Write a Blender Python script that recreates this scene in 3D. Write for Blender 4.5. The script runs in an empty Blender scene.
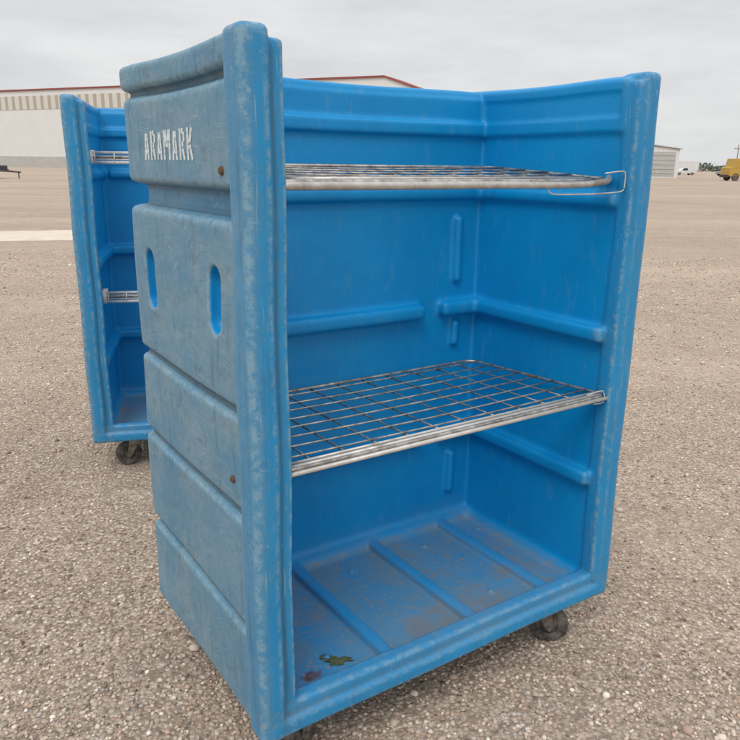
import bpy, math, random
import numpy as np
from mathutils import Vector, Matrix
random.seed(4); rng=np.random.default_rng(4)
S=bpy.context.scene
S.view_settings.view_transform='Standard'; S.view_settings.look='None'; S.view_settings.exposure=0
COL=S.collection

# ---------------- helpers ----------------
def link(o,parent=None):
    COL.objects.link(o)
    if parent: o.parent=parent
    return o
def mesh_obj(name,V,F,mat=None,parent=None,smooth=False):
    me=bpy.data.meshes.new(name); me.from_pydata([tuple(map(float,v)) for v in V],[],[tuple(int(i) for i in f) for f in F]); me.update()
    if smooth: me.polygons.foreach_set('use_smooth',[True]*len(me.polygons))
    if mat: me.materials.append(mat)
    return link(bpy.data.objects.new(name,me),parent)
def np_mesh(name,V,F,mat=None,parent=None,smooth=True):
    k=F.shape[1]
    me=bpy.data.meshes.new(name)
    me.vertices.add(len(V)); me.vertices.foreach_set('co',V.astype(np.float32).ravel())
    me.loops.add(F.size); me.loops.foreach_set('vertex_index',F.astype(np.int32).ravel())
    me.polygons.add(len(F)); me.polygons.foreach_set('loop_start',np.arange(0,F.size,k,dtype=np.int32))
    me.polygons.foreach_set('loop_total',np.full(len(F),k,dtype=np.int32))
    if smooth: me.polygons.foreach_set('use_smooth',np.ones(len(F),dtype=bool))
    me.update(calc_edges=True); me.validate()
    if mat: me.materials.append(mat)
    return link(bpy.data.objects.new(name,me),parent)
def box(V,F,x0,x1,y0,y1,z0,z1):
    b=len(V)
    V+=[(x0,y0,z0),(x1,y0,z0),(x1,y1,z0),(x0,y1,z0),(x0,y0,z1),(x1,y0,z1),(x1,y1,z1),(x0,y1,z1)]
    F+=[(b,b+3,b+2,b+1),(b+4,b+5,b+6,b+7),(b,b+1,b+5,b+4),(b+1,b+2,b+6,b+5),(b+2,b+3,b+7,b+6),(b+3,b,b+4,b+7)]
def tube(V,F,pts,r,seg=8,closed=False):
    P=[Vector(p) for p in pts]; n=len(P); b=len(V)
    for i,p in enumerate(P):
        if closed: t=(P[(i+1)%n]-P[i-1])
        else: t=(P[min(i+1,n-1)]-P[max(i-1,0)])
        t.normalize()
        ref=Vector((0,0,1)) if abs(t.z)<.9 else Vector((1,0,0))
        a=t.cross(ref).normalized(); c=a.cross(t)
        for k in range(seg):
            an=2*math.pi*k/seg
            V.append(tuple(p+a*(r*math.cos(an))+c*(r*math.sin(an))))
    m=n if closed else n-1
    for i in range(m):
        j=(i+1)%n
        for k in range(seg):
            l=(k+1)%seg
            F.append((b+i*seg+k,b+i*seg+l,b+j*seg+l,b+j*seg+k))
    if not closed:
        F.append(tuple(b+k for k in range(seg))[::-1]); F.append(tuple(b+(n-1)*seg+k for k in range(seg)))
def smoothpath(pts,sub=6):
    P=[Vector(p) for p in pts]; P=[P[0]]+P+[P[-1]]; out=[]
    for i in range(1,len(P)-2):
        for k in range(sub):
            t=k/sub; a,b,c,d=P[i-1],P[i],P[i+1],P[i+2]
            out.append(.5*((2*b)+(c-a)*t+(2*a-5*b+4*c-d)*t*t+(3*b-a-3*c+d)*t**3))
    out.append(P[-2]); return out
def cyl(V,F,c,axis,r,h,seg=24,prof=None):
    prof=prof or [(0,-h/2),(r,-h/2),(r,h/2),(0,h/2)]
    b=len(V)
    for (rr,o) in prof:
        for k in range(seg):
            a=2*math.pi*k/seg; u=rr*math.cos(a); w=rr*math.sin(a)
            if axis=='x': q=(c[0]+o,c[1]+u,c[2]+w)
            elif axis=='y': q=(c[0]+w,c[1]+o,c[2]+u)
            else: q=(c[0]+u,c[1]+w,c[2]+o)
            V.append(q)
    for i in range(len(prof)-1):
        for k in range(seg):
            l=(k+1)%seg
            F.append((b+i*seg+k,b+i*seg+l,b+(i+1)*seg+l,b+(i+1)*seg+k))

class NT:
    def __init__(s,mat):
        mat.use_nodes=True; s.t=mat.node_tree; s.t.nodes.clear()
    def n(s,ty,**kw):
        nd=s.t.nodes.new(ty)
        ins=kw.pop('i',{})
        for k,v in kw.items(): setattr(nd,k,v)
        for k,v in ins.items():
            if isinstance(v,bpy.types.NodeSocket): s.t.links.new(v,nd.inputs[k])
            else: nd.inputs[k].default_value=v
        return nd
    def l(s,a,b): s.t.links.new(a,b)
    def mixc(s,f,a,b,bt='MIX'):
        nd=s.t.nodes.new('ShaderNodeMix'); nd.data_type='RGBA'; nd.blend_type=bt
        for idx,v in ((0,f),(6,a),(7,b)):
            if isinstance(v,bpy.types.NodeSocket): s.t.links.new(v,nd.inputs[idx])
            else: nd.inputs[idx].default_value=v if idx==0 else (*v,1)[:4]
        return nd.outputs[2]
    def math(s,op,a,b=None,c=None,clamp=False):
        nd=s.t.nodes.new('ShaderNodeMath'); nd.operation=op; nd.use_clamp=clamp
        for idx,v in enumerate((a,b,c)):
            if v is None: continue
            if isinstance(v,bpy.types.NodeSocket): s.t.links.new(v,nd.inputs[idx])
            else: nd.inputs[idx].default_value=v
        return nd.outputs[0]
    def ramp(s,f,stops,interp='LINEAR'):
        nd=s.t.nodes.new('ShaderNodeValToRGB'); cr=nd.color_ramp; cr.interpolation=interp
        while len(cr.elements)<len(stops): cr.elements.new(.5)
        for e,(p,c) in zip(cr.elements,stops):
            e.position=p; e.color=(*c,1) if not isinstance(c,(int,float)) else (c,c,c,1)
        s.t.links.new(f,nd.inputs[0]); return nd.outputs[0]
    def noise(s,vec,scale,detail=4,rough=.55):
        nd=s.n('ShaderNodeTexNoise',i={'Scale':scale,'Detail':min(detail,4),'Roughness':rough}); s.l(vec,nd.inputs['Vector']); return nd.outputs[0]
    def mapv(s,vec,scale=(1,1,1),rot=(0,0,0)):
        # rotate first, then scale, so stretched noise runs along the rotated direction
        nd=s.n('ShaderNodeMapping'); s.l(vec,nd.inputs[0]); nd.inputs['Rotation'].default_value=rot
        n2=s.n('ShaderNodeMapping'); s.l(nd.outputs[0],n2.inputs[0]); n2.inputs['Scale'].default_value=scale; return n2.outputs[0]
    def finish(s,col,rough=.6,metal=0,bump=None,bs=.3,bd=.002,spec=.5):
        p=s.n('ShaderNodeBsdfPrincipled'); o=s.n('ShaderNodeOutputMaterial')
        for k,v in (('Base Color',col),('Roughness',rough),('Metallic',metal),('Specular IOR Level',spec)):
            if isinstance(v,bpy.types.NodeSocket): s.l(v,p.inputs[k])
            else: p.inputs[k].default_value=(*v,1) if k=='Base Color' else v
        if bump is not None:
            b=s.n('ShaderNodeBump',i={'Strength':bs,'Distance':bd}); s.l(bump,b.inputs['Height']); s.l(b.outputs[0],p.inputs['Normal'])
        s.l(p.outputs[0],o.inputs[0])
def newmat(name): 
    m=bpy.data.materials.new(name); return m,NT(m)
def simple(name,c1,c2,scale=8,rough=.6,metal=0,bs=.2,bd=.002,spec=.5):
    m,t=newmat(name); co=t.n('ShaderNodeTexCoord').outputs['Object']
    nz=t.noise(co,scale,4,.6)
    f=t.ramp(nz,[(.35,0.),(.65,1.)])
    t.finish(t.mixc(f,c1,c2),rough,metal,nz,bs,bd,spec); return m

# ---------------- materials ----------------
def blue_mat():
    m,t=newmat('blue_plastic')
    co=t.n('ShaderNodeTexCoord').outputs['Object']
    A=lambda nm: t.n('ShaderNodeAttribute',attribute_name=nm).outputs['Fac']
    outer,front,dirt,rust,convex,concave=[A(k) for k in ('outer','front','dirt','rust','convex','concave')]
    anyo=t.math('ADD',outer,front,clamp=True)
    big=t.noise(co,3.,4,.6); med=t.noise(co,14,4,.65)
    base=t.mixc(t.ramp(big,[(.3,0.),(.7,1.)]),(.001,.225,.52),(.002,.275,.60))
    cloud=t.noise(t.mapv(co,(1,1.3,1.9)),3.2,4,.68)
    faded=t.mixc(t.ramp(cloud,[(.30,0.),(.68,1.)]),(.080,.225,.345),(.20,.305,.37))
    of=t.math('MULTIPLY',outer,t.ramp(t.noise(co,3,3,.6),[(.28,.85),(.6,1.)]))
    c=t.mixc(of,base,faded)
    ff=t.math('MULTIPLY',front,t.ramp(med,[(.35,.15),(.7,.62)]))
    c=t.mixc(ff,c,(.055,.215,.35))
    # straight scratches in three directions, each only in patches
    pA=t.ramp(t.noise(co,5,3,.6),[(.44,0.),(.56,1.)]); pB=t.ramp(t.noise(t.mapv(co,(1,1,1),(.9,.3,.2)),6,3,.6),[(.47,0.),(.60,1.)]); pC=t.ramp(t.noise(t.mapv(co,(1,1,1),(.2,1.1,.7)),7,3,.6),[(.46,0.),(.58,1.)])
    s1=t.noise(t.mapv(co,(8,9,330),(.55,0,0)),1.,1,.4)
    s2=t.noise(t.mapv(co,(8,6,420),(-.08,0,0)),1.,1,.4)
    s4=t.noise(t.mapv(co,(8,380,9),(.18,0,0)),1.,1,.4)
    m1=t.math('MULTIPLY',t.ramp(s1,[(.66,0.),(.71,1.)]),pB)
    m2=t.math('MULTIPLY',t.ramp(s2,[(.64,0.),(.70,.8)]),pA)
    m4=t.math('MULTIPLY',t.ramp(s4,[(.67,0.),(.72,.9)]),pC)
    sc=t.math('MULTIPLY',t.math('ADD',t.math('ADD',m1,m2),m4,clamp=True),outer)
    c=t.mixc(t.math('MULTIPLY',sc,.5),c,(.42,.48,.51))
    dk=t.math('MULTIPLY',t.ramp(t.noise(t.mapv(co,(8,7,360),(.16,0,0)),1.,1,.4),[(.64,0.),(.70,1.)]),pC)
    c=t.mixc(t.math('MULTIPLY',t.math('MULTIPLY',dk,outer),.4),c,(.03,.12,.20))
    ch=t.ramp(t.noise(co,34,4,.75),[(.52,0.),(.68,1.)])
    c=t.mixc(t.math('MULTIPLY',t.math('MULTIPLY',ch,outer),.30),c,(.29,.38,.42))
    m3=t.ramp(t.noise(t.mapv(co,(150,150,5),(.03,.02,0)),1.,2,.5),[(.62,0.),(.69,1.)]); m5=t.ramp(t.noise(t.mapv(co,(70,70,16),(.5,.6,0)),1.,3,.7),[(.62,0.),(.69,1.)])
    sf=t.math('MULTIPLY',t.math('MULTIPLY',t.math('ADD',t.math('MULTIPLY',m3,pC),t.math('MULTIPLY',m5,pA),clamp=True),front),.60)
    c=t.mixc(sf,c,(.26,.38,.44))
    gr=t.ramp(t.noise(t.mapv(co,(1,1.6,2.4)),5,4,.85),[(.53,0.),(.68,1.)])
    c=t.mixc(t.math('MULTIPLY',t.math('MULTIPLY',gr,outer),.42),c,(.06,.11,.145))
    gs=t.ramp(t.noise(t.mapv(co,(34,34,2.4)),1.,4,.7),[(.55,0.),(.70,1.)])
    c=t.mixc(t.math('MULTIPLY',t.math('MULTIPLY',gs,anyo),.40),c,(.045,.09,.125))
    ew=t.math('MULTIPLY',convex,t.ramp(t.noise(co,38,4,.75),[(.42,.0),(.60,.8)]))
    c=t.mixc(t.math('MULTIPLY',ew,anyo),c,(.22,.36,.44))
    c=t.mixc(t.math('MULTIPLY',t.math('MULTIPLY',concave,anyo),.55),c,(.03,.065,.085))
    dn=t.noise(co,5,4,.75); dn2=t.noise(co,60,4,.7)
    df=t.math('MULTIPLY',dirt,t.ramp(dn,[(.28,.15),(.62,.80)]))
    c=t.mixc(df,c,(.15,.225,.26))
    df2=t.math('MULTIPLY',dirt,t.ramp(t.noise(co,3.1,4,.75),[(.50,0.),(.66,.62)]))
    c=t.mixc(df2,c,(.21,.18,.15))
    sp=t.math('MULTIPLY',dirt,t.ramp(dn2,[(.58,0.),(.65,.75)]))
    c=t.mixc(sp,c,(.28,.235,.185))
    c=t.mixc(t.math('MULTIPLY',rust,t.ramp(dn2,[(.35,.5),(.55,1.)])),c,(.12,.05,.028))
    sw=t.ramp(t.noise(t.mapv(co,(3,3,1)),9,4,.8),[(.56,0.),(.8,.28)])
    c=t.mixc(sw,c,(.16,.32,.42))
    bmp=t.math('ADD',t.noise(co,240,2,.5),t.math('MULTIPLY',big,3.))
    bmp=t.math('ADD',bmp,t.math('MULTIPLY',sc,-.4))
    r=t.ramp(med,[(.3,.36),(.7,.55)])
    r=t.math('ADD',r,t.math('MULTIPLY',outer,.16))
    t.finish(c,r,0,bmp,.25,.0018,.38)
    return m
BLUE=blue_mat()
def metal_mat(name,c1,c2,rust,ra=.3,me=.85):
    m,t=newmat(name); co=t.n('ShaderNodeTexCoord').outputs['Object']
    n=t.noise(co,30,4,.6); c=t.mixc(t.ramp(n,[(.35,0.),(.65,1.)]),c1,c2)
    rf=t.ramp(t.noise(co,11,4,.7),[(.56,0.),(.66,1.)])
    rf=t.math('MULTIPLY',rf,rust)
    c=t.mixc(rf,c,(.11,.065,.04))
    t.finish(c,t.math('ADD',t.math('MULTIPLY',n,.25),t.math('ADD',t.math('MULTIPLY',rf,.3),ra)),t.math('SUBTRACT',me,t.math('MULTIPLY',rf,me*.9)),n,.15,.0005)
    return m
CHROME=metal_mat('worn_steel_tube',(.56,.54,.50),(.40,.38,.35),.6,.28,.7)
PALE=metal_mat('pale_zinc_rail',(.66,.64,.60),(.52,.49,.45),.45,.35,.4)
WHITEZ=metal_mat('white_coated_rail',(.78,.77,.74),(.66,.64,.61),.3,.4,.1)
WIRE=metal_mat('dull_wire',(.60,.57,.53),(.24,.22,.20),.75,.25)
GALV=metal_mat('caster_steel',(.36,.34,.31),(.18,.17,.15),.9,.35)
RUST=simple('rusty_bolt',(.08,.045,.03),(.18,.11,.07),90,.8,.2)
RUBBER=simple('dusty_rubber',(.035,.032,.03),(.17,.15,.13),35,.85)
STENCIL,t=newmat('stencil_paint'); co=t.n('ShaderNodeTexCoord').outputs['Object']
nz=t.noise(co,80,4,.7)
t.finish(t.mixc(t.ramp(nz,[(.53,0.),(.62,.85)]),(.64,.69,.69),(.16,.29,.37)),.7)

# ---------------- cart body by signed distance field ----------------
W=1.238;D=.805;H=1.60
h=.0055; O=np.array([-.035,-.03,-.03]); N=(np.array([1.31,.87,1.67])/h).astype(int)
ax=[O[i]+h*np.arange(N[i],dtype=np.float32) for i in range(3)]
f=np.full(tuple(N),.06,dtype=np.float32)
def sub(lo,hi,m=.045):
    sl=[];g=[]
    for i in range(3):
        a=max(0,int((lo[i]-m-O[i])/h)); b=min(N[i],int((hi[i]+m-O[i])/h)+2)
        sl.append(slice(a,b)); sh=[1,1,1]; sh[i]=-1; g.append(ax[i][a:b].reshape(sh))
    return tuple(sl),g
def rb(lo,hi,r,g):
    c=[(lo[i]+hi[i])/2 for i in range(3)]; e=[(hi[i]-lo[i])/2-r for i in range(3)]
    q=[np.abs(g[i]-c[i])-max(e[i],0) for i in range(3)]
    out=np.sqrt(np.maximum(q[0],0)**2+np.maximum(q[1],0)**2+np.maximum(q[2],0)**2)
    return out+np.minimum(np.maximum(np.maximum(q[0],q[1]),q[2]),0)-r
def add(x0,x1,y0,y1,z0,z1,r=.01,k=.012):
    lo=(x0,y0,z0);hi=(x1,y1,z1); sl,g=sub(lo,hi); d=rb(lo,hi,r,g); a=f[sl]
    hh=np.clip(.5+.5*(d-a)/k,0,1); f[sl]=d*(1-hh)+a*hh-k*hh*(1-hh)
def cut(x0,x1,y0,y1,z0,z1,r=.01,k=.01):
    lo=(x0,y0,z0);hi=(x1,y1,z1); sl,g=sub(lo,hi); d=-rb(lo,hi,r,g); a=f[sl]
    hh=np.clip(.5-.5*(d-a)/k,0,1); f[sl]=d*(1-hh)+a*hh+k*hh*(1-hh)
def mx(fn,x0,x1,*a,**k):
    fn(x0,x1,*a,**k); fn(W-x1,W-x0,*a,**k)
mx(add,.020,.064,.03,D-.018,.02,1.59,r=.012)
add(.02,W-.02,.640,D-.018,.02,1.58,r=.012)
add(.02,W-.02,.02,D-.03,.004,.045,r=.012)
mx(cut,-.1,.040,.086,D+.1,1.246,1.304,r=.010,k=.012)
cut(-.1,W+.1,D-.040,D+.1,1.246,1.304,r=.010,k=.012)
panels=[(0.0,.262),(.284,.562),(.586,.815),(.836,1.243),(1.308,1.524)]
for z0,z1 in panels:
    mx(add,.0,.058,.090,D,z0,z1,r=.015,k=.010)
    add(.012,W-.012,.72,D,z0,z1,r=.018,k=.010)
mx(add,-.004,.062,.04,D,1.543,1.606,r=.015,k=.008)
add(.0,W,.648,D,1.543,1.600,r=.016,k=.008)
mx(add,-.010,.056,.0,.088,0.0,1.614,r=.016,k=.007)
add(.040,.090,.013,.060,.03,1.592,r=.009,k=.005)
add(W-.070,W-.040,.010,.060,.03,1.592,r=.009,k=.006)
add(0,W,.0,.078,0.0,.052,r=.015,k=.007)
add(.03,W-.03,.013,.060,.04,.084,r=.009,k=.005)
for zc in (.41,.875):
    mx(add,.050,.100,.045,.66,zc-.022,zc+.024,r=.014,k=.016)
mx(add,.050,.085,.06,.66,1.25,1.29,r=.014,k=.018)
mx(add,.050,.074,.05,.66,1.455,1.60,r=.010,k=.012)
mx(cut,.070,.120,.07,.63,1.50,1.565,r=.006,k=.008)
add(.06,W-.06,.622,.66,1.455,1.50,r=.010,k=.014)
for zc in (.41,.875):
    add(.10,.920,.598,.66,zc-.023,zc+.025,r=.015,k=.018)
    add(1.000,W-.06,.598,.66,zc-.023,zc+.025,r=.015,k=.018)
add(.10,W-.06,.615,.66,1.25,1.29,r=.015,k=.018)
for z0,z1 in ((.965,1.195),(.735,.830),(.16,.33)):
    add(1.06,1.092,.618,.66,z0,z1,r=.014,k=.014)
add(.07,W-.07,.60,.66,.02,.07,r=.025,k=.03)
mx(add,.05,.086,.05,.66,.02,.065,r=.018,k=.03)
for xc in (.405,.715,1.02):
    add(xc-.022,xc+.022,.05,.61,.02,.066,r=.012,k=.010)
for xc,yc in ((.26,.50),(.56,.50),(.87,.50),(.26,.16),(.87,.16),(1.12,.5)):
    add(xc-.010,xc+.010,yc-.010,yc+.010,.03,.054,r=.009,k=.004)
for yc,za,zb_ in ((.21,.985,1.138),(.660,.972,1.133)):
    mx(cut,-.1,.048,yc-.035,yc+.035,za,zb_,r=.0345,k=.006)
# surface nets
ins=f<0
cnt=np.zeros(tuple(N-1),dtype=np.int8)
for a in (0,1):
    for b in (0,1):
        for c in (0,1):
            cnt+=ins[a:N[0]-1+a,b:N[1]-1+b,c:N[2]-1+c]
act=(cnt>0)&(cnt<8)
ci=np.argwhere(act); vid=np.full(act.shape,-1,dtype=np.int32); vid[act]=np.arange(len(ci))
pos=np.zeros((len(ci),3)); num=np.zeros(len(ci))
cor=[(a,b,c) for a in (0,1) for b in (0,1) for c in (0,1)]
for p in cor:
    for axn in range(3):
        if p[axn]: continue
        q=list(p); q[axn]=1
        fp=f[ci[:,0]+p[0],ci[:,1]+p[1],ci[:,2]+p[2]]; fq=f[ci[:,0]+q[0],ci[:,1]+q[1],ci[:,2]+q[2]]
        mk=(fp<0)!=(fq<0)
        tt=np.where(mk,fp/np.where(mk,fp-fq,1),0)
        e=np.tile(np.array(p,float),(len(ci),1)); e[:,axn]=tt
        pos[mk]+=e[mk]; num[mk]+=1
VB=O+h*(ci+pos/num[:,None])
FQ=[]
for axn in range(3):
    o1,o2=(axn+1)%3,(axn+2)%3
    A=[slice(None)]*3;B=[slice(None)]*3
    A[axn]=slice(0,-1);B[axn]=slice(1,None)
    ia,ib=ins[tuple(A)],ins[tuple(B)]
    e=np.argwhere(ia!=ib); s=ia[tuple(e.T)]
    e_ok=(e[:,o1]>0)&(e[:,o2]>0)&(e[:,o1]<N[o1]-1)&(e[:,o2]<N[o2]-1); e=e[e_ok]; s=s[e_ok]
    def cell(d1,d2):
        c=e.copy(); c[:,o1]+=d1; c[:,o2]+=d2; return vid[c[:,0],c[:,1],c[:,2]]
    q=np.stack([cell(-1,-1),cell(0,-1),cell(0,0),cell(-1,0)],1)
    q[~s]=q[~s][:,::-1]
    FQ.append(q)
FB=np.concatenate(FQ)
nv=len(VB)
ea=np.concatenate([FB[:,i] for i in range(4)]+[FB[:,(i+1)%4] for i in range(4)])
eb=np.concatenate([FB[:,(i+1)%4] for i in range(4)]+[FB[:,i] for i in range(4)])
deg=np.bincount(ea,minlength=nv).astype(float); deg[deg==0]=1
def avg(val): return np.bincount(ea,weights=val[eb],minlength=nv)/deg
fn=np.cross(VB[FB[:,2]]-VB[FB[:,0]],VB[FB[:,3]]-VB[FB[:,1]])
vn=np.stack([sum(np.bincount(FB[:,i],weights=fn[:,k],minlength=nv) for i in range(4)) for k in range(3)],1)
vn/=np.linalg.norm(vn,axis=1)[:,None]+1e-12
for _ in range(2):
    mean=np.stack([avg(VB[:,k]) for k in range(3)],1); VB=VB+.35*(mean-VB)
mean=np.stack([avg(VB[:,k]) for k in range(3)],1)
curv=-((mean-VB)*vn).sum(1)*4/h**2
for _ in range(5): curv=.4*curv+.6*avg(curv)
BASE=.160
def warp(V):
    V=np.array(V,float); x,y,z=V[:,0].copy(),V[:,1].copy(),V[:,2].copy()
    wgt=np.sin(np.clip(y/.7,0,1)*math.pi)
    V[:,0]+= .0045*wgt*np.sin(z*5.1+1.)*(np.abs(x-W/2)/(W/2))**3 + .002*np.sin(z*11+y*7)
    V[:,1]+= .003*np.sin(z*4.3+x*3.)*np.clip(y/.6,0,1)+.0015*np.sin(x*9+z*6)
    top=np.clip((z-1.4)/.2,0,1)
    V[:,2]+= top*(-.006*np.sin(np.clip((y-.1)/.6,0,1)*math.pi)+.003*np.sin(x*7.))*np.clip((y-.08)/.1,0,1)
    V[:,2]+=BASE
    return V
x,y,z=VB.T
def ss(a,b,v): t=np.clip((v-a)/(b-a),0,1); return t*t*(3-2*t)
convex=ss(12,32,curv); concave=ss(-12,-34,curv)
outer=np.maximum(np.maximum(ss(.055,.03,x),ss(W-.055,W-.03,x)),ss(.69,.74,y))
front=ss(.092,.03,y)*np.where((z<.09)&(x>.09)&(x<W-.07),.65,1.); front=np.where(x>W/2,front*.85,front)
side_col=ss(.03,.0,x)*ss(.095,.06,y)
outer=np.maximum(outer*ss(.03,.09,y),side_col*.5)
pock=(((np.abs(y-.21)<.040)|(np.abs(y-.660)<.040))&(z>.96)&(z<1.145)&((x>.006)&(x<.06)|(x>W-.06)&(x<W-.006)))
outer=np.where(pock,0.,outer)
inside_=(x>.07)&(x<W-.07)&(y>.06)&(y<.64)
dirt=np.where(inside_,ss(.075,.05,z)*(1-.70*ss(.055,.061,z))+.2*ss(.16,.06,z),0.)
sill=(z>.04)&(z<.09)&(y<.07); dirt=np.where(sill,.3,dirt); dirt=np.clip(dirt,0,1)
rr=np.sqrt(((x-.190)/.034)**2+((y-.118)/.024)**2)+.25*np.sin(x*190)*np.sin(y*160); rust=np.where(z<.07,ss(1.,.6,rr),0.)

def place(empty,loc,rot): empty.location=loc; empty.rotation_euler=(0,0,rot)
cart=bpy.data.objects.new('laundry_cart',None); COL.objects.link(cart)
cart.empty_display_size=.2
cart['label']="faded blue plastic laundry cart with wire shelves standing on gravel"
cart['category']="laundry cart"; cart['group']="blue laundry carts on the gravel lot"
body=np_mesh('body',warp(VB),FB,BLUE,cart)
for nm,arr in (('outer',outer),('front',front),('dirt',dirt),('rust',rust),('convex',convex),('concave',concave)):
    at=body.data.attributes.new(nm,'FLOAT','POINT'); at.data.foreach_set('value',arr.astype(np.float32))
body['label']="moulded blue body, faded and scratched outside"

LET={'A':(.60,[((.11,0),(.24,.93)),((.49,0),(.36,.93)),((.24,.30),(.36,.30))]),
 'R':(.60,[((.11,0),(.11,1)),((.26,.92),(.44,.92)),((.49,.88),(.49,.58)),((.26,.50),(.44,.50)),((.34,.38),(.51,0))]),
 'M':(.76,[((.10,0),(.10,1)),((.66,0),(.66,1)),((.22,.98),(.35,.42)),((.54,.98),(.41,.42))]),
 'K':(.60,[((.11,0),(.11,1)),((.29,.54),(.51,1)),((.29,.46),(.53,0))])}
word='ARAMARK'; tot=sum(LET[c][0] for c in word)+.15*6
L=.352; sc=L/tot; hz=.071; y0=.642; z0=1.366
V=[];F=[]; off=0
def stroke(p,q,w=.18):
    dx,dz=q[0]-p[0],q[1]-p[1]; dx*=sc; dz*=hz; ln=math.hypot(dx,dz); ux,uz=dx/ln,dz/ln
    wd=.5*w*sc*1.05; nx,nzz=-uz,ux
    P0=(p[0]*sc,p[1]*hz)
    n=4; b=len(V)
    for i in range(n+1):
        tt=i/n
        for s_ in (-1,1):
            a=P0[0]+dx*tt+nx*s_*wd; c=P0[1]+dz*tt+nzz*s_*wd
            V.append((-.0010,y0-a-off*sc,z0+c))
    for i in range(n):
        F.append((b+2*i,b+2*i+2,b+2*i+3,b+2*i+1))
for ch in word:
    for p,q in LET[ch][1]: stroke(p,q)
    off+=LET[ch][0]+.15
let=mesh_obj('lettering',warp(V),F,STENCIL,cart); let['label']="white stencilled word on the upper side panel"

# shelves
def shelf(parent,z,tilt,y_in,rail,Y1=.575,nl=8,nc=12,wr=.0027,skew=0.):
    X0,X1=.067,W-.067; Y0=.030+y_in
    def zz(y): return z+BASE+tilt*(y-Y0)
    def xr(y): return X1-skew*(y-Y0)/(Y1-Y0)
    V=[];F=[]
    R=min(.05,(Y1-Y0)*.3); pts=[]
    front_in=.07 if rail=='pipe' else 0
    for (cx_,cy_,a0) in ((X1-.03,Y0+.03+front_in,-90),(xr(Y1)-.01-R,Y1-R,0),(X0+R,Y1-R,90),(X0+.03,Y0+.03,180)):
        RR=.03 if cy_<Y0+.2 and a0 in(-90,180) else R
        for k in range(6):
            a=math.radians(a0+90*k/5); xx=cx_+RR*math.cos(a); yy=cy_+RR*math.sin(a); pts.append((xx,yy,zz(yy)))
    if rail=='pipe': pts=[(X1-.35,Y0+.012,zz(Y0)),(X1-.16,Y0+.03,zz(Y0+.03))]+pts[1:]
    tube(V,F,pts,.0050,8,True)
    bow=[random.uniform(-.003,.003) for _ in range(20)]
    for i in range(1,nl+1):
        yy=Y0+(Y1-Y0)*i/(nl+.6)
        xe=xr(yy)-.008-(.06 if rail=='pipe' and i==1 else 0)
        n=10; P=[(X0+(xe-X0)*k/n,yy+bow[i]*math.sin(math.pi*k/n)+random.uniform(-.0008,.0008),zz(yy)+.004-(.005+bow[-i])*math.sin(math.pi*k/n)) for k in range(n+1)]
        tube(V,F,P,wr,6)
    for i in range(1,nc):
        u=i/nc
        sag=-.005*math.sin(math.pi*u)
        ys=Y0+(.03 if rail=='pipe' and i>nc-3 else 0)
        P=[]
        for k in range(5):
            yy=ys+(Y1-ys)*k/4; P.append((X0+(xr(yy)-X0)*u+bow[i]+random.uniform(-.0012,.0012),yy,zz(yy)-.002+sag))
        tube(V,F,P,wr,6)
    o=mesh_obj('shelf',V,F,WIRE,parent,True)
    V=[];F=[]
    zb=zz(Y0)
    if rail=='pipe':
        P=[(X0,Y0-.002,zb-.008),(X0+.3,Y0-.004,zb-.009),(X0+.6,Y0-.004,zb-.009),(X1-.34,Y0-.003,zb-.010),(X1-.20,Y0+.000,zb-.009),(X1-.11,Y0+.008,zb-.005),(X1-.045,Y0+.028,zb+.001),(X1+.002,Y0+.065,zb+.008)]
        tube(V,F,smoothpath(P),.0092,12)
        tube(V,F,[(X0,Y0+.03,zb+.005),(X1-.14,Y0+.034,zb+.006)],.0045,8)
        mesh_obj('rail',V,F,CHROME,o,True)
    elif rail=='rods':
        tube(V,F,[(X0,Y0-.008,zb-.007),(X1,Y0-.008,zb-.007)],.0058,10)
        tube(V,F,[(X0,Y0+.012,zb+.001),(X1,Y0+.012,zb+.001)],.0055,10)
        tube(V,F,[(X0,Y0+.032,zb+.001),(X1,Y0+.032,zb+.001)],.0042,10)
        box(V,F,X0,X1,Y0-.006,Y0+.034,zb-.012,zb-.006)
        mesh_obj('rail',V,F,PALE,o,True)
    else:
        for dz,r_ in ((.022,.0065),(.006,.003),(-.008,.003),(-.022,.0075)):
            tube(V,F,[(X0,Y0-.008,zb+dz),(X1,Y0-.008,zb+dz)],r_,10)
        for k in range(13):
            xx=X0+.03+(X1-X0-.06)*k/12
            tube(V,F,[(xx,Y0-.013,zb+.022),(xx,Y0-.013,zb-.022)],.003,6)
        box(V,F,X0-.002,X0+.022,Y0-.018,Y0+.08,zb-.028,zb+.032); box(V,F,X1-.022,X1+.002,Y0-.018,Y0+.08,zb-.028,zb+.032)
        mesh_obj('rail',V,F,WHITEZ,o,True)
    if y_in==0:
        V=[];F=[]
        if rail=='pipe':
            P=[(X1-.315,Y0+.004,zb-.016),(X1-.305,Y0,zb-.030),(X1-.27,Y0-.002,zb-.034),(X1-.15,Y0-.003,zb-.034),(X1-.05,Y0-.001,zb-.031),(X1-.014,Y0,zb-.026),(X1-.006,Y0+.002,zb-.012),(X1-.005,Y0+.003,zb+.016),(X1-.014,Y0+.006,zb+.026),(X1-.06,Y0+.03,zb+.020)]
            tube(V,F,smoothpath(P,4),.0020,8)
        else:
            P=[(X1-.06,Y0+.02,zb+.004),(X1-.014,Y0+.006,zb+.014),(X1-.006,Y0,zb+.008),(X1-.006,Y0-.004,zb-.014),(X1-.016,Y0-.002,zb-.022),(X1-.05,Y0,zb-.020)]
            tube(V,F,smoothpath(P,4),.0020,8)
        mesh_obj('bracket',V,F,PALE,o,True)
    return o
shelf(cart,1.325,.058,0,'pipe',nl=5,nc=11); shelf(cart,.692,.0,0,'rods',Y1=.565,nl=8,nc=11,skew=.055)
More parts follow.
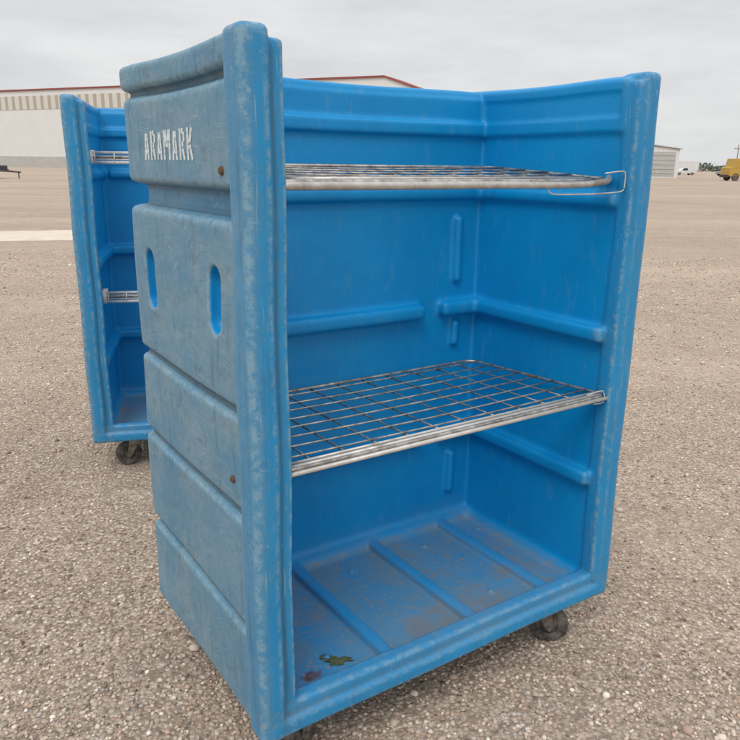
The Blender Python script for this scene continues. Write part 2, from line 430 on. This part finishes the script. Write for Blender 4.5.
def bolts(parent):
  for yy,zz_ in ((.135,1.345),(.135,.655)):
    V=[];F=[]; cyl(V,F,(0,0,0),'x',.01,.01,14,[(0,-.007),(.006,-.007),(.0095,-.003),(.0100,0),(.015,.0015),(.015,.004)])
    b=mesh_obj('bolt',V,F,RUST,parent,True); p=warp([(0,yy,zz_)])[0]; b.location=(p[0],yy,p[2])
bolts(cart)
tyre_prof=[(.030,-.014),(.058,-.017),(.0625,-.012),(.0625,.012),(.058,.017),(.030,.014)]
def caster(px,py,ang):
    V=[];F=[]
    box(V,F,-.05,.05,-.045,.045,BASE-.008,BASE+.002)
    cyl(V,F,(0,0,BASE-.015),'z',.028,.018,20)
    tr=.028
    for s_ in (-1,1):
        xs=s_*.026; b=len(V)
        for dx in (-.002,.002):
            for (yy,zz_) in ((-.028,BASE-.024),(.026,BASE-.024),(tr+.014,.062),(tr+.0,.045),(tr-.014,.062)):
                V.append((xs+dx,yy,zz_))
        F.append((b,b+1,b+2,b+3,b+4)); F.append((b+9,b+8,b+7,b+6,b+5))
        for i in range(5): j=(i+1)%5; F.append((b+i,b+5+i,b+5+j,b+j))
    box(V,F,-.029,.029,-.028,.026,BASE-.028,BASE-.022)
    cyl(V,F,(0,tr,.0625),'x',.007,.068,12)
    c=mesh_obj('caster',V,F,GALV,cart); c.location=(px,py,0); c.rotation_euler=(0,0,ang)
    V=[];F=[]
    cyl(V,F,(0,0,0),'x',.06,.03,36,tyre_prof)
    cyl(V,F,(0,0,0),'x',.03,.02,24,[(.008,-.018),(.018,-.016),(.024,-.010),(.031,-.012),(.031,.012),(.024,.010),(.018,.016),(.008,.018)])
    w=mesh_obj('wheel',V,F,RUBBER,c,True); w.location=(0,tr,.0625)
for px,py,an in ((.17,.12,1.9),(W-.19,.10,-2.3),(.17,.64,2.3),(W-.17,.64,1.2)): caster(px,py,an)
CLOC=(-.238,1.455,0); CROT=math.atan2(.543,.84)+math.radians(1.0)
place(cart,CLOC,CROT)

c2=bpy.data.objects.new('laundry_cart.001',None); COL.objects.link(c2)
c2['label']="blue plastic laundry cart with pale rails inside, behind another cart"
c2['category']="laundry cart"; c2['group']=cart['group']
for ch in list(cart.children):
    if ch.name.startswith(('lettering','bolt','shelf')): continue
    k=ch.copy(); COL.objects.link(k); k.parent=c2
    for g in ch.children:
        kk=g.copy(); COL.objects.link(kk); kk.parent=k
shelf(c2,1.352,.0,.12,'rack',.26,2,12); shelf(c2,.690,.0,.18,'rack',.32,2,12)
place(c2,(-1.368,3.41,0),math.radians(13)); c2.scale=(1.018,1.018,1.018)

m_leaf=simple('dry_leaf',(.04,.075,.035),(.10,.115,.05),70,.9)
n=44; ring=[]
for i in range(n):
    a=2*math.pi*i/n; r=(.55+.45*random.random()); ring.append((.052*r*math.cos(a),.022*r*math.sin(a)*(1+.5*math.sin(3*a)),.001+.004*random.random()))
V=[(0,0,.004)]+ring+[(p[0]*.97,p[1]*.97,0) for p in ring]
F=[(0,1+i,1+(i+1)%n) for i in range(n)]+[(1+i,1+n+i,1+n+(i+1)%n,1+(i+1)%n) for i in range(n)]
leaf=mesh_obj('leaf_scrap',V,F,m_leaf)
M=Matrix.Translation(CLOC)@Matrix.Rotation(CROT,4,'Z')
leaf.location=M@Vector((.280,.14,BASE+.0455)); leaf.rotation_euler=(0,0,-.1)
leaf['label']="torn green leaf scrap lying on the cart floor"; leaf['category']="leaf"

# ---------------- ground ----------------
def ground_mat():
    m,t=newmat('gravel_ground'); co=t.n('ShaderNodeTexCoord').outputs['Object']
    def vor(scale,rnd=1.):
        nd=t.n('ShaderNodeTexVoronoi',i={'Scale':scale,'Randomness':rnd}); t.l(co,nd.inputs['Vector']); return nd
    pal=[(0.,(.18,.135,.105)),(.13,(.35,.27,.21)),(.30,(.49,.39,.305)),(.50,(.60,.49,.395)),(.67,(.68,.58,.48)),(.79,(.44,.39,.34)),(.88,(.50,.355,.27)),(.95,(.80,.73,.65))]
    v1=vor(70); v2=vor(155); v3=vor(30)
    def rc(v):
        sp=t.n('ShaderNodeSeparateColor'); t.l(v.outputs['Color'],sp.inputs[0]); return t.ramp(sp.outputs[0],pal,'CONSTANT'),sp.outputs[1]
    c1,r1=rc(v1); c2_,r2=rc(v2); c3,r3=rc(v3)
    d1=t.ramp(v1.outputs['Distance'],[(.30,1.),(.62,0.)])
    d3=t.ramp(v3.outputs['Distance'],[(.24,1.),(.38,0.)])
    fine=t.noise(co,420,3,.7)
    soil=t.mixc(t.ramp(fine,[(.3,0.),(.7,1.)]),(.38,.29,.225),(.60,.485,.39))
    c=t.mixc(.6,soil,c2_)
    c=t.mixc(t.math('MULTIPLY',d1,.88),c,c1)
    pick=t.math('GREATER_THAN',r3,.82)
    c=t.mixc(t.math('MULTIPLY',t.math('MULTIPLY',d3,pick),.9),c,c3)
    edge=t.ramp(v1.outputs['Distance'],[(.42,1.),(.80,.48)])
    c=t.mixc(1.,c,edge,'MULTIPLY')
    b1=t.noise(t.mapv(co,(.35,.9,1)),.55,4,.65); b2=t.noise(co,2.6,4,.65); b3=t.noise(t.mapv(co,(.03,.13,1)),1.,4,.6)
    b4=t.noise(co,17,4,.8)
    c=t.mixc(t.ramp(b1,[(.45,0.),(.68,.35)]),c,(.63,.505,.405))
    c=t.mixc(t.ramp(b2,[(.53,0.),(.74,.33)]),c,(.31,.235,.18))
    c=t.mixc(t.ramp(b3,[(.40,0.),(.65,.42)]),c,(.61,.495,.395))
    c=t.mixc(t.ramp(b4,[(.52,0.),(.66,.36)]),c,(.28,.215,.165))
    c=t.mixc(t.ramp(b4,[(.32,.40),(.44,0.)]),c,(.74,.635,.525))
    tb=t.noise(t.mapv(co,(.10,.9,1),(0,0,.25)),1.3,4,.6)
    c=t.mixc(t.ramp(tb,[(.53,0.),(.66,.28)]),c,(.38,.295,.23))
    c=t.mixc(1.,c,t.ramp(b2,[(.25,(1.06,1.05,1.04)),(.8,(.89,.87,.85))]),'MULTIPLY')
    hgt=t.math('ADD',t.math('MULTIPLY',d1,.7),t.math('MULTIPLY',t.math('MULTIPLY',d3,pick),1.2))
    hgt=t.math('ADD',hgt,t.math('MULTIPLY',fine,.5))
    t.finish(c,.93,0,hgt,.75,.0065,.15)
    return m
GM=ground_mat()
g=mesh_obj('ground',[(-1500,-300,0),(1500,-300,0),(1500,3000,0),(-1500,3000,0)],[(0,1,2,3)],GM); g['kind']='structure'
tm=simple('pale_track',(.60,.51,.42),(.70,.62,.52),3,.95,0,.3,.01,.2)
V=[];F=[]; n=60
for i in range(n+1):
    s=i/n; X=-30+30*s; Yc=7.9+10*s+.25*math.sin(s*9)
    w=1.3+.12*math.sin(s*23)+.12*random.random()
    V+=[(X,Yc-w,.004),(X,Yc+w,.004)]
F=[(2*i,2*i+2,2*i+3,2*i+1) for i in range(n)]
tr=mesh_obj('road',V,F,tm); tr['kind']='structure'

phi=(1+5**.5)/2
ico=np.array([(-1,phi,0),(1,phi,0),(-1,-phi,0),(1,-phi,0),(0,-1,phi),(0,1,phi),(0,-1,-phi),(0,1,-phi),(phi,0,-1),(phi,0,1),(-phi,0,-1),(-phi,0,1)])/math.sqrt(1+phi*phi)
icf=np.array([(0,11,5),(0,5,1),(0,1,7),(0,7,10),(0,10,11),(1,5,9),(5,11,4),(11,10,2),(10,7,6),(7,1,8),(3,9,4),(3,4,2),(3,2,6),(3,6,8),(3,8,9),(4,9,5),(2,4,11),(6,2,10),(8,6,7),(9,8,1)])
n=110000
uu=rng.random(n); Yp=.7+ (13-.7)*uu**1.9; Xp=(rng.random(n)*2-1)*(.72*Yp+.9)
clump=np.sin(Xp*2.3+1.2*np.sin(Yp*1.9))*np.sin(Yp*3.1+Xp)+rng.normal(0,.7,n)
kp=clump>-.75; Xp=Xp[kp];Yp=Yp[kp]; n=len(Xp)
sz=(.0024+.0048*rng.random(n)**2.0)*(1+.10*np.clip(Yp-3,0,10)); bigs=rng.random(n)<.009; sz[bigs]*=2.0
scl=np.stack([sz*(1+.5*rng.random(n)),sz*(1+.4*rng.random(n)),sz*(.55+.4*rng.random(n))],1)
P=ico[None]*(1+.28*rng.normal(0,1,(n,12,1)).clip(-1,1))*scl[:,None,:]
an=rng.random(n)*6.283; ca,sa=np.cos(an)[:,None],np.sin(an)[:,None]
Q=np.stack([P[...,0]*ca-P[...,1]*sa+Xp[:,None],P[...,0]*sa+P[...,1]*ca+Yp[:,None],P[...,2]+(scl[:,2]*.4)[:,None]],-1)
VV=Q.reshape(-1,3); FF=(icf[None]+12*np.arange(n)[:,None,None]).reshape(-1,3)
gm,t=newmat('pebbles'); pc=t.n('ShaderNodeAttribute',attribute_name='pcol').outputs['Color']
t.finish(pc,.85,0,None,spec=.3)
gr=np_mesh('gravel',VV,FF,gm,None,False); gr['kind']='stuff'
pal=np.array([(.31,.24,.19),(.47,.375,.295),(.58,.475,.385),(.68,.58,.485),(.54,.39,.30),(.80,.73,.65),(.46,.41,.37),(.20,.155,.125)])
pi=rng.choice(8,n,p=[.1,.2,.25,.17,.11,.045,.09,.035]); pcs=pal[pi]*(.84+.26*rng.random((n,1)))
cc=np.ones((n,12,4),dtype=np.float32); cc[...,:3]=pcs[:,None,:]
at=gr.data.attributes.new('pcol','FLOAT_COLOR','POINT'); at.data.foreach_set('color',cc.ravel())

# ---------------- background ----------------
def label(o,l,c,grp=None):
    o['label']=l;o['category']=c
    if grp:o['group']=grp
def empty(name,loc,rot=0):
    e=bpy.data.objects.new(name,None); COL.objects.link(e); e.location=loc; e.rotation_euler=(0,0,rot); return e
m,t=newmat('ribbed_cladding'); co=t.n('ShaderNodeTexCoord').outputs['Object']
wv=t.n('ShaderNodeTexWave',wave_type='BANDS',bands_direction='X',i={'Scale':1.2}); t.l(co,wv.inputs['Vector'])
t.finish(t.mixc(t.ramp(wv.outputs['Fac'],[(.0,0.),(.15,1.)]),(.55,.56,.55),t.mixc(t.noise(co,.25,4,.6),(.66,.67,.66),(.78,.78,.76))),.55)
RIB=m
RED=simple('red_trim',(.24,.055,.05),(.31,.08,.07),2,.6)
GREYB=simple('grey_base',(.42,.42,.40),(.50,.49,.46),2,.8)
DARK=simple('dark_paint',(.03,.03,.03),(.07,.06,.055),5,.6)
GLASS=simple('dark_glass',(.02,.025,.03),(.04,.05,.06),3,.15)
wd=Vector((-2.3,1,0)).normalized(); wh=empty('warehouse',(8.6,150,0),math.atan2(wd.y,wd.x)+math.pi)
Lw=170; Hh=18.0; SL=7.0
V=[];F=[]
prof=[(-Lw,0),(0,0),(0,Hh-2.4),(-SL,Hh),( -Lw,Hh)]
for yy in (0,8):
    for (a,b) in prof: V.append((a,yy,b))
F=[(0,1,2,3,4),(9,8,7,6,5)]+[(i,i+5,(i+1)%5+5,(i+1)%5) for i in range(5)]
mesh_obj('wall',V,F,RIB,wh)
V=[];F=[]
box(V,F,-Lw-.4,-SL,-.35,8.3,Hh+.02,Hh+.36)
b=len(V); 
for yy in (-.35,8.3):
    V+=[(-SL,yy,Hh+.02),(.4,yy,Hh-2.52),(.4,yy,Hh-2.20),(-SL,yy,Hh+.36)]
F+=[(b,b+1,b+2,b+3),(b+7,b+6,b+5,b+4),(b+3,b+2,b+6,b+7),(b,b+4,b+5,b+1),(b+1,b+5,b+6,b+2)]
mesh_obj('roof',V,F,RED,wh)
V=[];F=[]
box(V,F,-Lw,-12,-.10,.05,Hh-4.3,Hh-1.2)
m,t=newmat('striped_cladding'); co=t.n('ShaderNodeTexCoord').outputs['Object']
sxyz=t.n('ShaderNodeSeparateXYZ'); t.l(co,sxyz.inputs[0])
fr=t.math('FRACT',t.math('MULTIPLY',sxyz.outputs[0],.42))
t.finish(t.mixc(t.math('GREATER_THAN',fr,.42),(.40,.37,.31),(.62,.60,.54)),.6)
mesh_obj('striped_band',V,F,m,wh)
V=[];F=[]; box(V,F,-Lw,-.02,-.25,.04,0.0,2.6); mesh_obj('base_band',V,F,GREYB,wh)
for dx in (-70,-40):
    V=[];F=[]; box(V,F,dx,dx+6,-.1,.05,2.62,7.5); mesh_obj('door',V,F,GREYB,wh)
label(wh,"long white metal warehouse with red roof trim and striped panels","warehouse")

sd=empty('metal_shed',(39.2,127,0),-.08)
V=[];F=[]
for yy in (0,14):
    V+=[(0,yy,0),(11.5,yy,0),(11.5,yy,4.6),(5.8,yy,5.3),(0,yy,4.6)]
F=[(0,1,2,3,4),(9,8,7,6,5)]+[(i,i+5,(i+1)%5+5,(i+1)%5) for i in (0,1,4)]
mesh_obj('wall',V,F,RIB,sd)
V=[];F=[]
for a,b_ in (((-.3,4.58),(5.8,5.34)),((5.8,5.34),(11.8,4.58))):
    b=len(V)
    for yy in (-.3,14.3):
        V+=[(a[0],yy,a[1]+.03),(b_[0],yy,b_[1]+.03),(b_[0],yy,b_[1]+.16),(a[0],yy,a[1]+.16)]
    F+=[(b,b+1,b+2,b+3),(b+7,b+6,b+5,b+4),(b+3,b+2,b+6,b+7),(b,b+4,b+5,b+1),(b,b+3,b+7,b+4),(b+1,b+5,b+6,b+2)]
mesh_obj('roof',V,F,GREYB,sd)
V=[];F=[]
box(V,F,.6,10.9,-.06,.02,.3,4.2)
for k in range(5): box(V,F,.62,10.88,-.12,-.062,.7+k*.72,.85+k*.72)
mesh_obj('door',V,F,GREYB,sd)
label(sd,"white ribbed metal shed with shallow gable roof","shed")

def wheel_mesh(name,parent,loc,r,w):
    V=[];F=[]; cyl(V,F,(0,0,0),'y',r,w,20,[(0,-w*.3),(r*.55,-w*.3),(r*.6,-w/2),(r*.95,-w/2),(r,-w*.35),(r,w*.35),(r*.95,w/2),(r*.6,w/2),(r*.55,w*.3),(0,w*.3)])
    o=mesh_obj(name,V,F,RUBBER,parent,True); o.location=loc; return o
def extr(prof,y0,y1,V,F):
    b=len(V); n=len(prof)
    for yy in (y0,y1): V+= [(a,yy,c) for a,c in prof]
    F.append(tuple(b+i for i in range(n))); F.append(tuple(b+n+i for i in range(n))[::-1])
    for i in range(n): j=(i+1)%n; F.append((b+i,b+n+i,b+n+j,b+j))
def bev(o,w):
    md=o.modifiers.new('b','BEVEL'); md.width=w; md.segments=2; md.limit_method='ANGLE'
YEL=simple('yellow_paint',(.44,.27,.05),(.52,.33,.07),2,.5)
bus=empty('yellow_bus',(48.9,104,0),.06)
V=[];F=[]; extr([(0,.6),(9.6,.6),(9.6,2.95),(.75,2.95),(.55,1.9),(.0,1.75)],0,2.4,V,F); o=mesh_obj('body',V,F,YEL,bus); bev(o,.03)
for k in range(8):
    V=[];F=[]; box(V,F,1.4+k*.98,2.2+k*.98,-.02,.03,1.8,2.5); mesh_obj('window',V,F,GLASS,bus)
V=[];F=[]; box(V,F,-.15,.0,.1,2.3,.45,.8); mesh_obj('bumper',V,F,DARK,bus)
for wx in (.95,7.2):
    for wy in (.12,2.28): wheel_mesh('wheel',bus,(wx,wy,.5),.5,.3)
label(bus,"yellow bus parked at the far edge of the lot","bus")
def pickup(loc,rot,paint,lab):
    e=empty('pickup_truck',loc,rot)
    V=[];F=[]; extr([(0,.45),(.1,.95),(1.3,1.08),(1.9,1.75),(3.0,1.78),(3.2,1.1),(5.3,1.08),(5.35,.5),(4.9,.42),(.5,.38)],0,1.85,V,F); o=mesh_obj('body',V,F,paint,e); bev(o,.05)
    for ya,yb in ((-.01,.02),(1.83,1.86)):
        V=[];F=[]; extr([(1.5,1.12),(1.95,1.66),(2.95,1.68),(3.05,1.14)],ya,yb,V,F); mesh_obj('window',V,F,GLASS,e)
    for wx in (.95,4.3):
        for wy in (.1,1.75): wheel_mesh('wheel',e,(wx,wy,.38),.38,.24)
    label(e,lab,"pickup truck")
GREYP=simple('grey_paint',(.25,.26,.27),(.32,.33,.34),2,.4); WP=simple('white_paint',(.62,.62,.62),(.72,.72,.72),2,.4)
pickup((76,190,0),.1,WP,"white pickup truck parked beside a metal shed")
pickup((84,184,0),.1,GREYP,"grey pickup truck parked on the gravel lot")
bt=empty('box_trailer',(92,235,0),.05)
V=[];F=[]; box(V,F,0,9,0,2.5,1.0,3.9); o=mesh_obj('body',V,F,WP,bt); bev(o,.06)
V=[];F=[]; box(V,F,.5,8.5,.5,2,.75,.99); box(V,F,8.0,8.15,.52,1.98,.0,.8); mesh_obj('chassis',V,F,DARK,bt)
for wx in (1.2,2.3): 
    for wy in (.2,2.3): wheel_mesh('wheel',bt,(wx,wy,.5),.5,.3)
label(bt,"white box trailer standing beyond the shed","trailer")
ft=empty('flatbed_trailer',(-37.2,66,0),-.06)
V=[];F=[]; box(V,F,0,4.6,0,2,.62,.78); box(V,F,0,.1,0,2,.781,1.15); box(V,F,.102,4.5,.02,.08,.781,1.1); box(V,F,.102,4.5,1.92,1.98,.781,1.1)
tube(V,F,[(4.5,.3,.66),(6.2,1.0,.55)],.06,8); tube(V,F,[(4.5,1.7,.66),(6.2,1.0,.55)],.06,8); tube(V,F,[(6.0,1.0,.6),(6.0,1.0,0)],.05,8)
mesh_obj('frame',V,F,DARK,ft)
for wx in (1.6,2.5):
    for wy in (-.1,2.1): wheel_mesh('wheel',ft,(wx,wy,.36),.36,.22)
label(ft,"low dark flatbed trailer with drawbar on gravel","trailer")
WOOD=simple('weathered_wood',(.2,.18,.16),(.28,.25,.22),6,.9)
def pole(loc,hh):
    V=[];F=[]; b=[(0,0,hh*k/4) for k in range(5)]; tube(V,F,b,.09,10); box(V,F,-.8,.8,-.13,-.05,hh-.8,hh-.68)
    for xx in (-.7,-.35,.35,.7): tube(V,F,[(xx,-.09,hh-.68),(xx,-.09,hh-.5)],.04,6)
    o=mesh_obj('utility_pole',V,F,WOOD); o.location=loc; label(o,"wooden utility pole with crossarm and insulators","pole","utility poles along the lot")
for k in range(4): pole((72.6+26*k,152+50*k,0),6.2)
FOL=simple('hazed_foliage',(.12,.14,.12),(.20,.22,.19),.5,.9,0,.3,.1,.2)  # far tree colour lightened, distance haze painted into it
n=26000; tx=-260+rng.random(n)*760; 
hgt=2.2+1.2*np.sin(tx*.07)+1.*np.sin(tx*.19+1)+.8*np.sin(tx*.53+2); hgt=np.clip(hgt,.8,5)
tz=hgt*rng.random(n)**.8; ty=430+rng.normal(0,5,n)+.15*tx; a=.4+.4*rng.random(n)
d1=rng.normal(0,1,(n,3)); d1/=np.linalg.norm(d1,axis=1)[:,None]; d2=rng.normal(0,1,(n,3)); d2/=np.linalg.norm(d2,axis=1)[:,None]
c0=np.stack([tx,ty,tz],1)
T=np.stack([c0+d1*a[:,None],c0+d2*a[:,None],c0-d1*a[:,None],c0-d2*a[:,None]],1).reshape(-1,3); T[:,2]=np.maximum(T[:,2],0.01)
tl=np_mesh('tree_line',T,np.arange(4*n).reshape(-1,4),FOL,None,False); tl['kind']='stuff'

# ---------------- world, light, camera ----------------
w=bpy.data.worlds.new('World'); S.world=w; w.use_nodes=True; nt=w.node_tree; nt.nodes.clear()
class WN(NT):
    def __init__(s,tree): s.t=tree
q=WN(nt)
el,az=math.radians(52),math.radians(195)
sky=q.n('ShaderNodeTexSky',sky_type='NISHITA'); sky.sun_disc=False; sky.sun_elevation=el; sky.sun_rotation=az; sky.dust_density=3
bg1=q.n('ShaderNodeBackground',i={'Strength':.10}); q.l(sky.outputs[0],bg1.inputs[0])
co=q.n('ShaderNodeTexCoord').outputs['Generated']
sx=q.n('ShaderNodeSeparateXYZ'); q.l(co,sx.inputs[0]); zc=sx.outputs[2]
grad=q.ramp(zc,[(0.,(.66,.665,.67)),(.06,(.69,.695,.70)),(.25,(.74,.745,.75)),(1.,(1.,1.,1.))])
cl=q.noise(q.mapv(co,(1.6,1.6,7.)),2.4,4,.6)
colr=q.mixc(1.,grad,q.ramp(cl,[(.32,(.88,.885,.90)),(.68,(1.08,1.08,1.075))]),'MULTIPLY')
zen=q.n('ShaderNodeMapRange',i={1:.3,2:1.,3:1.12,4:1.5}); q.l(zc,zen.inputs[0])
bg2=q.n('ShaderNodeBackground'); q.l(colr,bg2.inputs[0]); q.l(zen.outputs[0],bg2.inputs[1])
ms=q.n('ShaderNodeMixShader',i={0:.93}); q.l(bg1.outputs[0],ms.inputs[1]); q.l(bg2.outputs[0],ms.inputs[2])
ow=q.n('ShaderNodeOutputWorld'); q.l(ms.outputs[0],ow.inputs[0])
sl=bpy.data.lights.new('sun','SUN'); sl.energy=1.2; sl.angle=math.radians(25); sl.color=(1,.97,.93)
so=bpy.data.objects.new('sun',sl); COL.objects.link(so)
dirv=Vector((math.sin(az)*math.cos(el),math.cos(az)*math.cos(el),math.sin(el)))
so.rotation_euler=dirv.to_track_quat('Z','Y').to_euler(); so.location=dirv*20

cam=bpy.data.cameras.new('camera'); cam.sensor_width=36; cam.lens=732/740*36; cam.clip_end=5000; cam.clip_start=.05
camo=bpy.data.objects.new('camera',cam); COL.objects.link(camo)
th=math.atan(205/732); ph=.0122
fwd=Vector((0,math.cos(th),-math.sin(th))); up=Vector((0,math.sin(th),math.cos(th))); r=Vector((1,0,0))
cr=r*math.cos(ph)+up*math.sin(ph); cu=up*math.cos(ph)-r*math.sin(ph)
camo.matrix_world=Matrix((( cr.x,cu.x,-fwd.x,0),(cr.y,cu.y,-fwd.y,0),(cr.z,cu.z,-fwd.z,1.52),(0,0,0,1)))
S.camera=camo
